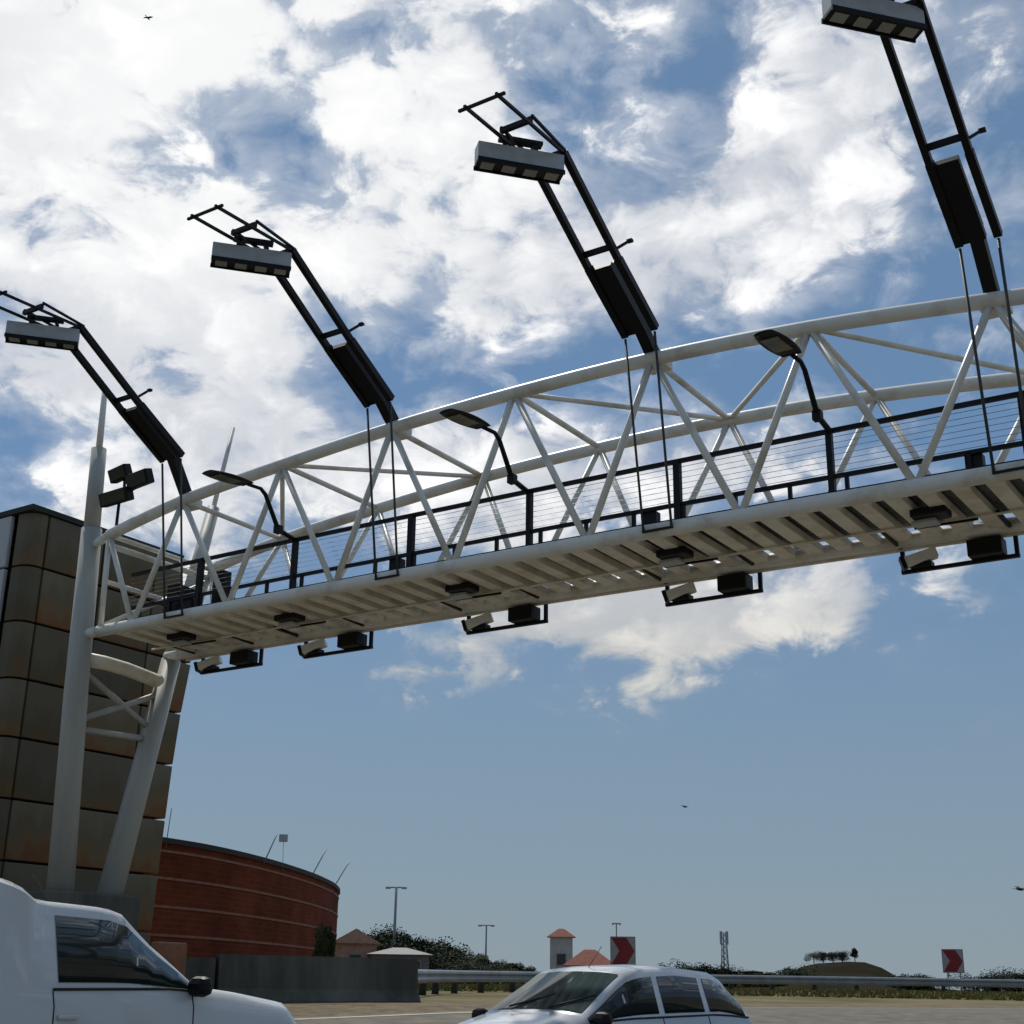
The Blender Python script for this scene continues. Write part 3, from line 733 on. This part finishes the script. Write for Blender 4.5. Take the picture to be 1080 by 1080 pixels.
# ------------------------------------------------------------------ vehicles
def sp1(tab, x):
    for (a, p), (b, q_) in zip(tab, tab[1:]):
        if x <= b:
            t = (x-a)/(b-a); t = max(0, min(1, t)); return p+(q_-p)*t
    return tab[-1][1]
def vehicle(name, loc, head, label, cat, paint, Lh, Wd_, belt, roof, plan, cowl, wtop, rtop, rbase, wheels, wr=.33, pillars=(), zb0=.24, glass_rear=True, blank=None):
    """x forward. belt/roof/plan: tables over x. cowl..wtop windscreen, rtop..rbase rear glass"""
    e = empty(name, (0, 0, 0), label, cat)
    n = 46; xs_ = [-Lh/2+Lh*i/(n-1) for i in range(n)]
    xs_ = sorted(set([round(x, 3) for x in xs_+[cowl, wtop, rtop, rbase]]))
    def inset(x):   # tumblehome of the roof edge
        return .80
    def section(x):
        y0 = Wd_/2*sp1(plan, x); bz = sp1(belt, x); rz = sp1(roof, x); f = min(1, max(0, (rz-bz)/.35))
        ye = y0*(.95-.17*f)
        return [(y0*.90, zb0), (y0*.985, zb0+.12), (y0, (zb0+bz)/2), (y0*.985, bz-.10), (y0*.95, bz), (ye, rz-.05*(1)), (ye*.93, rz-.012), (ye*.55, rz+.012), (0, rz+.02)]
    b = MB(); vs = []; m_ = 17
    for x in xs_:
        S = section(x); row = [(x, -y_, z_) for y_, z_ in S]+[(x, y_, z_) for y_, z_ in S[-2::-1]]
        vs += row
    fs = [(i*m_+k, (i+1)*m_+k, (i+1)*m_+k+1, i*m_+k+1) for i in range(len(xs_)-1) for k in range(m_-1)]
    fs += [tuple(range(m_))[::-1], tuple(range((len(xs_)-1)*m_, len(xs_)*m_))]
    fs += [((i+1)*m_, i*m_, i*m_+m_-1, (i+1)*m_+m_-1) for i in range(len(xs_)-1)]
    b.add(vs, fs, True); body = b.build('body', paint, e)
    body.data.set_sharp_from_angle(angle=R(38)) if hasattr(body.data, 'set_sharp_from_angle') else None
    def side_pt(x, t, sg, off=.006):
        S = section(x); a, c = S[4], S[5]; y_ = a[0]+(c[0]-a[0])*t; z_ = a[1]+(c[1]-a[1])*t
        return Vector((x, sg*(y_+off), z_+off*.3))
    def sidewin(x0, x1, nm, m__):
        for sg in (-1, 1):
            k = 8; v = []
            for i in range(k+1):
                x = x0+(x1-x0)*i/k
                hgt_ = sp1(roof, x)-sp1(belt, x)
                if hgt_ < .10: continue
                v.append((side_pt(x, .10, sg), side_pt(x, .90, sg)))
            if len(v) < 2: return
            q_ = MB(); pts = [p for pr in v for p in pr]; inn = [p-Vector((0, sg*.02, 0)) for p in pts]; L2 = len(pts)
            fs_ = [(2*i, 2*i+2, 2*i+3, 2*i+1) for i in range(len(v)-1)]
            q_.add(pts+inn, fs_+[(2*i, L2+2*i, L2+2*i+2, 2*i+2) for i in range(len(v)-1)]+[(2*i+1, 2*i+3, L2+2*i+3, L2+2*i+1) for i in range(len(v)-1)], True)
            q_.build(nm, m__, e)
    edges = [x for x in [rbase]+list(pillars)+[cowl] if blank is None or x >= blank]
    for a, c in zip(edges, edges[1:]):
        sidewin(a+.05, c-.05, 'side_window', GLASS)
    def seam(x, z0, nm='door_seam'):
        for sg in (-1, 1):
            S = section(x); pts = [Vector((x, sg*(a+.001), zz)) for a, zz in S[1:5]]
            MB().tube(pts, .006, 4).build(nm, RUBBER, e)
    for x in ([blank] if blank is not None else list(pillars))+[cowl-.12]: seam(x, 0)
    for sg in (-1, 1):      # rubber waist seal and lower side moulding
        x0 = blank if blank is not None else rbase; pts = []; lo_ = []
        for i in range(9):
            x = x0+(cowl-x0)*i/8; S = section(x)
            pts.append(Vector((x, sg*(S[4][0]+.004), S[4][1]+.012))); lo_.append(Vector((x, sg*(S[2][0]+.003), S[2][1])))
        MB().tube(pts, .010, 5).build('waist_seal', RUBBER, e); MB().tube(lo_, .016, 5).build('side_moulding', RUBBER, e)
    for y0_ in (-.35, .20):
        Sx = section(cowl-.05); S2 = section(cowl-.30)
        MB().tube([Vector((cowl-.04, y0_, Sx[8][1]+.02)), Vector((cowl-.30, y0_+.42, S2[7][1]+.015))], .010, 5).build('wiper', RUBBER, e)
    MB().tube([Vector((wtop-.12, 0, sp1(roof, wtop-.12)+.01)), Vector((wtop-.35, 0, sp1(roof, wtop-.12)+.24))], .005, 4).build('aerial', RUBBER, e)
    def cross(x0, x1, nm, m__):
        k = 6; pts = []
        for i in range(k+1):
            x = x0+(x1-x0)*i/k; S = section(x); wv = S[6][0]*.97
            for j in range(9):
                t = -1+2*j/8; y_ = wv*t
                a = abs(t)*wv
                zz = S[8][1] if a < 1e-6 else (S[8][1]+(S[7][1]-S[8][1])*a/S[7][0] if a < S[7][0] else S[7][1]+(S[6][1]-S[7][1])*(a-S[7][0])/(S[6][0]-S[7][0]))
                pts.append(Vector((x+(.006 if x0 < x1 else -.006), y_, zz+.008)))
        q_ = MB(); fs_ = [(i*9+j, (i+1)*9+j, (i+1)*9+j+1, i*9+j+1) for i in range(k) for j in range(8)]
        q_.add(pts, fs_, True); q_.build(nm, m__, e)
    cross(wtop+(cowl-wtop)*.06, wtop+(cowl-wtop)*.93, 'windscreen', WSHD)
    if glass_rear: cross(rtop+(rbase-rtop)*.1, rtop+(rbase-rtop)*.8, 'rear_window', GLASS)
    for wx in wheels:
        for sg in (-1, 1):
            yw = sg*(Wd_/2-.09)
            MB().tube([(wx, yw-.10, wr), (wx, yw-.085, wr), (wx, yw+.085, wr), (wx, yw+.10, wr)], [wr*.86, wr, wr, wr*.86], 24).build('tyre', RUBBER, e)
            MB().tube([(wx, yw+sg*.09, wr), (wx, yw+sg*.108, wr)], [wr*.64, wr*.60], 16).build('rim', RIM, e)
    fx = Lh/2
    for sg in (-1, 1):
        MB().box((fx-.10, sg*Wd_*.34, sp1(belt, fx-.1)-.20), (.30, .32, .16)).build('headlight', LAMPG, e, .03)
        MB().box((-fx+.04, sg*Wd_*.40, sp1(belt, -fx)-.22), (.12, .16, .34)).build('tail_light', RED, e, .02)
        mb_ = MB(); mb_.box((cowl-.12, sg*(Wd_/2+.04), sp1(belt, cowl-.3)+.03), (.13, .20, .15)); mb_.build('wing_mirror', BLACK, e, .055)
        for pxx in list(pillars)[-2:]:
            MB().box((pxx+.12, sg*(Wd_/2+.002), sp1(belt, pxx)-.17), (.18, .03, .03)).build('door_handle', paint, e, .008)
    MB().box((fx-.02, 0, .40), (.10, Wd_*.88, .20)).build('bumper', paint, e, .04)
    MB().box((fx+.0, 0, .62), (.04, Wd_*.45, .14)).build('grille', BLACK, e, .01)
    e.location = loc; e.rotation_euler = (0, 0, head)
    return e
# white pickup with a canopy, heading right
pk = vehicle('pickup_truck', (-3.94, 11.46, 0), R(90-33), 'white pickup truck with white canopy passing at the lower left', 'pickup truck', CARW, 5.1, 1.76,
    [(-2.55, 1.02), (.9, 1.05), (1.35, .98), (2.2, .90), (2.55, .70)],
    [(-2.55, 1.66), (-2.4, 1.78), (-1.2, 1.82), (-.75, 1.80), (-.55, 1.76), (-.38, 1.66), (-.2, 1.655), (.25, 1.64), (.42, 1.60), (1.15, 1.09), (1.6, 1.05), (2.2, .97), (2.42, .88), (2.55, .72)],
    [(-2.55, .97), (-1, 1), (1.2, 1), (2.2, .95), (2.55, .80)], 1.15, .42, -2.40, -2.52, (-1.62, 1.50), .37, (-.30,), .30, False, -.30)
pk.scale = (1.07, 1.07, 1.07)
# silver hatchback coming the other way
hb_ = vehicle('hatchback_car', (1.00, 15.5, -.04), R(90-224), 'silver hatchback with dark side windows passing at the lower middle', 'car', CARS_, 3.7, 1.62,
    [(-1.85, .92), (-1.2, .96), (.6, .92), (1.5, .80), (1.85, .60)],
    [(-1.85, .98), (-1.72, 1.12), (-1.45, 1.34), (-1.2, 1.42), (-.5, 1.46), (.1, 1.43), (.3, 1.38), (1.05, .97), (1.5, .86), (1.75, .74), (1.85, .62)],
    [(-1.85, .92), (-1, 1), (.8, 1), (1.5, .95), (1.85, .80)], 1.05, .28, -1.38, -1.78, (-1.15, 1.15), .28, (-.95, -.15,), .20, True)

# ------------------------------------------------------------------ vegetation
LEAF = [mat('dark_foliage', (.035, .050, .020), .8, var=.3, scale=.6, spec=.2), mat('olive_foliage', (.060, .070, .028), .8, var=.3, scale=.6, spec=.2)]
BARK = mat('bark', (.07, .05, .035), .95)
GRASS = mat('verge_grass', (.17, .17, .045), .9, var=.3, scale=.5, spec=.1, col2=(.15, .12, .05))
def tree_protos(seed, hgt_, wid, dens_):
    rnd = random.Random(seed); tr = MB()
    tr.tube([(0, 0, 0), (.05, 0, hgt_*.3), (-.08, .05, hgt_*.62)], [hgt_*.035, hgt_*.028, hgt_*.014], 7)
    for i in range(5):
        a = i*1.3+rnd.random(); tr.tube([(0, 0, hgt_*(.25+.06*i)), (math.cos(a)*wid*.3, math.sin(a)*wid*.3, hgt_*(.5+.07*i))], [hgt_*.016, hgt_*.006], 5)
    cr_ = MB(); cl_ = []
    for i in range(11):
        a = rnd.random()*6.28; r_ = rnd.random()**.5*wid*.36; zz = hgt_*(.34+.52*rnd.random())
        cl_.append((math.cos(a)*r_, math.sin(a)*r_, zz, wid*(.13+.13*rnd.random())))
    for (cx, cy, cz, cr0) in cl_:
        for j in range(dens_):
            v = Vector((rnd.gauss(0, 1), rnd.gauss(0, 1), rnd.gauss(0, .8))); v = v.normalized()*cr0*(.55+.5*rnd.random())
            p = Vector((cx, cy, cz))+v
            a = Vector((rnd.gauss(0, 1), rnd.gauss(0, 1), rnd.gauss(0, 1))).normalized()*hgt_*.021; b = a.orthogonal().normalized()*hgt_*.016
            cr_.add([p-a, p-b, p+a, p+b], [(0, 1, 2, 3)])
    return tr, cr_
protos = []
for i, (h_, w_, m_) in enumerate(((7, 7.5, 0), (6, 8, 0), (8, 6, 1))):
    tr, cr_ = tree_protos(11+i, h_, w_, 380)
    mt = bpy.data.meshes.new('trunk'); mt.from_pydata(tr.v, [], tr.f); mt.materials.append(BARK)
    mc = bpy.data.meshes.new('crown'); mc.from_pydata(cr_.v, [], cr_.f); mc.materials.append(LEAF[m_])
    protos.append((h_, mt, mc))
def tree(px, ytop, d, kind, label, group, wide=1.0, sink=0.):
    """a tree whose base stands on the ground at distance d and whose top reaches ytop"""
    h_, mt, mc = protos[kind]; top = far(px, ytop, d); g_ = TERR(top.x, top.y) if d > 90 else hgt(top.y)
    s_ = max(.25, (top.z-g_)/(h_*(1.03-sink))); rnd = random.Random(int(px*7+d))
    e = empty('tree', (top.x, top.y, g_-.05-sink*h_*s_), label, 'tree', group)
    e.scale = (s_*wide, s_*wide, s_); e.rotation_euler = (0, 0, rnd.random()*6.28)
    for nm, me in (('trunk', mt), ('crown', mc)):
        o = bpy.data.objects.new(nm, me); C.objects.link(o); o.parent = e
def TERR(x, y):
    """far terrain: a wooded rise on the left, a mound on the right"""
    a = math.degrees(math.atan2(x, y)); d = math.hypot(x, y); z_ = 1.1
    if d > 110:
        f = min(1, (d-110)/90); z_ += f*4.6*math.exp(-((a+9)/4.2)**2)
    if d > 150:
        f = min(1, (d-150)/60); z_ += f*(3.7*math.exp(-((a-13.2)/2.1)**4)+.8*math.exp(-((a-15.6)/2.0)**2)+.8*math.exp(-((a-9.5)/2.5)**2))
    return z_
hb2 = MB(); na, nd = 90, 14; vs = []
for j in range(nd):
    d = 105+j*16
    for i in range(na):
        a = R(-28+i*.62); x, y = math.sin(a)*d, math.cos(a)*d
        vs.append((x, y, TERR(x, y)+(.02 if j else -.3)+.15*math.sin(i*1.7+j)*.5*(TERR(x, y) > 1.3)))
hb2.add(vs, [(j*na+i, j*na+i+1, (j+1)*na+i+1, (j+1)*na+i) for j in range(nd-1) for i in range(na-1)], True)
HILL = mat('scrub_hillside', (.038, .034, .024), .95, var=.3, scale=.12, col2=(.018, .018, .012), bump=.2, spec=0)
tag(hb2.build('hills', HILL), kind='structure')
rnd = random.Random(5)
TL = []
# wooded ridge at left, falling to the right
prof = [(340, 972), (375, 984), (400, 982), (430, 984), (455, 991), (478, 993), (498, 1001), (520, 1006), (545, 1010), (565, 1018)]
def pr(px): return sp1(prof, px)
px = 372
while px < 566:
    TL.append((px, pr(px)+rnd.uniform(-1.5, 3), 150+rnd.uniform(-25, 30), rnd.choice((0, 1, 0, 2)), 'ridge')); px += rnd.uniform(7, 11)
px = 380
while px < 560:
    TL.append((px, pr(px)+8+rnd.uniform(-1, 4), 118+rnd.uniform(-6, 6), rnd.choice((0, 1)), 'front')); px += rnd.uniform(15, 22)
labels_done = []
for n_, (px, yt, d, kd, where) in enumerate(TL):
    if where == 'ridge': tree(px, yt, d, kd, 'dark tree in the wooded rise behind the houses and barrier at left', 'trees on the wooded rise', 1.25)
    else: tree(px, yt, d, kd, 'dark bushy tree at the foot of the wooded rise at left', 'trees at the foot of the wooded rise', 1.3, .3)
tree(343, 967, 45, 2, 'slim dark tree against the rounded end of the red building', None, .55)
for px, yt in ((705, 1019), (716, 1021), (733, 1016), (745, 1020), (757, 1019), (775, 1021), (808, 1020), (822, 1021), (836, 1019)):
    tree(px, yt, 170, rnd.choice((0, 1)), 'low dark tree between the hatchback roof and the mound', 'low trees left of the mound', 1.6, .32)
for px, yt in ((858, 1006), (868, 1005), (878, 1005), (888, 1007)):
    tree(px, yt, 215, 1, 'flat dark tree in the clump on the crest of the mound', 'trees on the mound crest', 1.6)
tree(901, 1002, 212, 2, 'single taller tree standing right of the clump on the mound', None, 1.0)
for px, yt in ((953, 1022), (962, 1024), (970, 1024)):
    tree(px, yt, 165, 0, 'low bush at the right foot of the mound', 'bushes at the right foot of the mound', 1.8, .35)
for px, yt in ((1029, 1027), (1049, 1026), (1063, 1025), (1078, 1024)):
    tree(px, yt, 150, 1, 'small dark bush right of the smaller chevron sign', 'bushes at the far right', 1.5, .35)

# verge grass
gm = MB(); rnd = random.Random(3)
for i in range(26000):
    t = rnd.random(); a = R(-6+32*t); d = rnd.uniform(50, 92)
    x, y = math.sin(a)*d, math.cos(a)*d
    h_ = rnd.uniform(.05, .20)*(1 if math.sin(x*.9)+math.sin(y*.6+x*.37) > -.6 else .35); an = rnd.random()*3.14
    dx, dy = math.cos(an)*.09, math.sin(an)*.09; lx, ly = rnd.gauss(0, .06), rnd.gauss(0, .06); zz = hgt(y)
    gm.add([(x-dx, y-dy, zz), (x+dx, y+dy, zz), (x+lx, y+ly, zz+h_)], [(0, 1, 2)])
tag(gm.build('verge_grass', GRASS), 'patchy yellow green grass on the verge behind the guard rail', 'grass', kind='stuff')

# ------------------------------------------------------------------ far buildings and poles
HW = mat('house_plaster', (.52, .50, .48), .9, var=.12); HP = mat('peach_plaster', (.58, .35, .25), .9, var=.15)
RT = mat('red_tile_roof', (.24, .050, .030), .85, var=.25, scale=4); GRF = mat('grey_sheet_roof', (.20, .19, .185), .5, var=.15); WIN = mat('dark_window', (.03, .035, .04), .15)
def house(name, px, ybase_unused, d, wd, dp, hw, hr, wallm, roofm, label, gable=True, zbase=1.1, rot=0.):
    c = far(px, 1000, d); g_ = zbase
    e = empty(name, (c.x, c.y, g_), label, 'house')
    v = Vector((c.x, c.y, 0)).normalized(); v = Matrix.Rotation(rot, 3, 'Z') @ v; u = Vector((v.y, -v.x, 0)); b0 = Vector((c.x, c.y, g_))
    MB().obox(b0+UZ*hw/2, u*wd/2, v*dp/2, UZ*hw/2).build('wall', wallm, e)
    ov = .25
    if gable:
        P = [b0+u*sx*(wd/2+ov)+v*sy*(dp/2+ov)+UZ*hw for sx in (-1, 1) for sy in (-1, 1)]+[b0+v*sy*(dp/2+ov)+UZ*(hw+hr) for sy in (-1, 1)]
        gb_ = MB(); gb_.add(P, [(0, 4, 5, 1), (2, 3, 5, 4), (0, 2, 4), (1, 5, 3), (0, 1, 3, 2)]); gb_.build('roof', roofm, e)
        g2 = MB(); P = [b0+u*(-wd/2)-v*(dp/2+ov+.02)+UZ*(hw-.02), b0+u*(wd/2)-v*(dp/2+ov+.02)+UZ*(hw-.02), b0-v*(dp/2+ov+.02)+UZ*(hw+hr*.84)]
        g2.add(P+[p+v*.03 for p in P], [(0, 1, 2), (0, 3, 4, 1), (1, 4, 5, 2), (2, 5, 3, 0)]); g2.build('gable', wallm, e)
    else:
        P = [b0+u*sx*(wd/2+ov)+v*sy*(dp/2+ov)+UZ*hw for sx in (-1, 1) for sy in (-1, 1)]+[b0+u*sx*wd*.12+UZ*(hw+hr) for sx in (-1, 1)]
        gb_ = MB(); gb_.add(P, [(0, 2, 5, 4), (1, 4, 5, 3), (0, 4, 1), (2, 3, 5), (0, 1, 3, 2)]); gb_.build('roof', roofm, e)
    nwin = max(1, int(wd/1.8))
    for i in range(nwin):
        x = -wd/2+wd*(i+.5)/nwin
        f_ = MB().obox(b0+u*x+UZ*hw*.55-v*(dp/2+.03), u*.42, v*.03, UZ*.5).build('window', SIGNW, e)
        MB().obox(b0+u*x+UZ*hw*.55-v*(dp/2+.065), u*.36, v*.004, UZ*.43).build('pane', WIN, f_)
    return e
house('gabled_house', 375, 0, 95, 2.7, 5, 2.55, .9, HP, HP, 'small peach gabled house beside the right end of the red building')
house('carport_building', 422, 0, 92, 3.7, 4, 1.85, .45, GRF, GRF, 'low grey sheet roofed building right of the peach house', False)
house('tower_house', 592, 0, 120, 1.9, 2.2, 4.0, .7, HW, RT, 'narrow white house with red tiled roof left of the larger chevron sign', False)
house('tiled_house', 622, 0, 110, 3.6, 4, 1.6, 1.2, HP, RT, 'low house with red tiled hip roof just left of the larger chevron sign', False)
house('flat_block', 793, 0, 190, 2.6, 3, 2.2, .15, HILL, HILL, 'small dark square building on the skyline left of the mound', False)
def pole(name, px, ytop, d, r_, label, cat, head=0, lattice=False):
    t = far(px, ytop, d); g_ = TERR(t.x, t.y)-.1; e = empty(name, (t.x, t.y, g_), label, cat)
    b0 = Vector((t.x, t.y, g_))
    if lattice:
        hh = t.z-g_
        for sx, sy in ((-1, -1), (1, -1), (0, 1)):
            MB().tube([b0+Vector((sx*.5, sy*.5, 0)), Vector((t.x+sx*.25, t.y+sy*.25, t.z))], .09, 5).build('leg', GALV, e)
        lb = MB(); n = 9
        for i in range(n):
            z0, z1 = hh*i/n, hh*(i+1)/n; r0 = .5-.25*i/n
            lb.bar(b0+Vector((-r0, -r0, z0)), b0+Vector((r0, -r0, z1)), .08, .08); lb.bar(b0+Vector((r0, -r0, z0)), b0+Vector((0, r0, z1)), .08, .08)
            lb.bar(b0+Vector((-r0, -r0, z1)), b0+Vector((r0, -r0, z1)), .08, .08)
        lb.build('lattice', GALV, e)
        for sx in (-.55, .55): MB().box((t.x+sx*.7, t.y-.3, t.z-.6), (.3, .2, 1.6)).build('antenna_panel', HOUS, e)
    else:
        MB().tube([b0, t], [r_*1.4, r_], 8).build('mast', GALV, e)
        if head:
            MB().bar(t-Vector((head/2, 0, 0)), t+Vector((head/2, 0, 0)), .14, .10).build('crossarm', GALV, e)
            for sx in (-.42, .42): MB().box((t.x+head*sx, t.y-.1, t.z-.05), (head*.26, .35, .16)).build('lamp_head', HOUS, e)
pole('lamp_mast', 418, 936, 125, .11, 'tall twin armed lamp mast above the wooded rise', 'lamp mast', 1.7)
pole('lamp_mast', 513, 976, 160, .09, 'shorter twin armed lamp mast right of the wooded rise', 'lamp mast', 1.7)
pole('lamp_mast', 650, 974, 140, .06, 'thin pole with small head behind the larger chevron sign', 'lamp mast', .8)
pole('cell_tower', 763, 984, 180, .12, 'thin lattice radio tower on the skyline left of the mound', 'radio tower', 0, True)

# orange road barrier by the plinth
ob = prism('x', ORANGE, far(162, 1000, 24).xy.to_3d()+UZ*.55, far(194, 1000, 24.6).xy.to_3d()+UZ*.55, [(-.22, 0), (.22, 0), (.22, .1), (.08, .45), (.08, 1.25), (-.08, 1.25), (-.08, .45), (-.22, .1)])
tag(ob.build('road_barrier', ORANGE, None, .03), 'orange plastic road barrier in front of the red building behind the pickup', 'road barrier')

# birds
BIRDM = mat('dark_plumage', (.03, .03, .032), .8)
def bird(px, py, d, sp_, label, rz):
    c = far(px, py, d); b = MB()
    b.tube([(-.18, 0, 0), (-.08, 0, .01), (.05, 0, .0), (.16, 0, .0), (.22, 0, .02)], [.01, .045, .05, .03, .008], 8)
    for sg in (-1, 1):
        b.add([(.08, 0, .03), (.10, sg*.22, .10), (.0, sg*.46, .05), (-.06, sg*.22, .08), (-.07, 0, .03), (.08, 0, .015), (.10, sg*.22, .085), (-.06, sg*.22, .065), (-.07, 0, .015)],
              [(0, 1, 3, 4), (1, 2, 3), (5, 8, 7, 6), (6, 7, 2), (0, 5, 6, 1), (1, 6, 2), (3, 2, 7), (4, 3, 7, 8)])
    b.add([(-.16, 0, 0), (-.30, .06, .0), (-.30, -.06, .0), (-.16, 0, -.012), (-.30, .06, -.012), (-.30, -.06, -.012)], [(0, 1, 2), (3, 5, 4), (1, 4, 5, 2), (0, 3, 4, 1), (2, 5, 3, 0)])
    o = b.build('bird', BIRDM); o.location = c; o.scale = (sp_,)*3; o.rotation_euler = (.2, .1, rz)
    tag(o, label, 'bird')
bird(722, 851, 95, 1.0, 'tiny dark bird alone in the clear sky below the gantry', .6)
bird(1075, 938, 60, 1.0, 'dark bird low in the sky at the right edge', 0.2)
bird(156, 19, 80, 1.0, 'small bird against the bright cloud at the top left', 1.2)
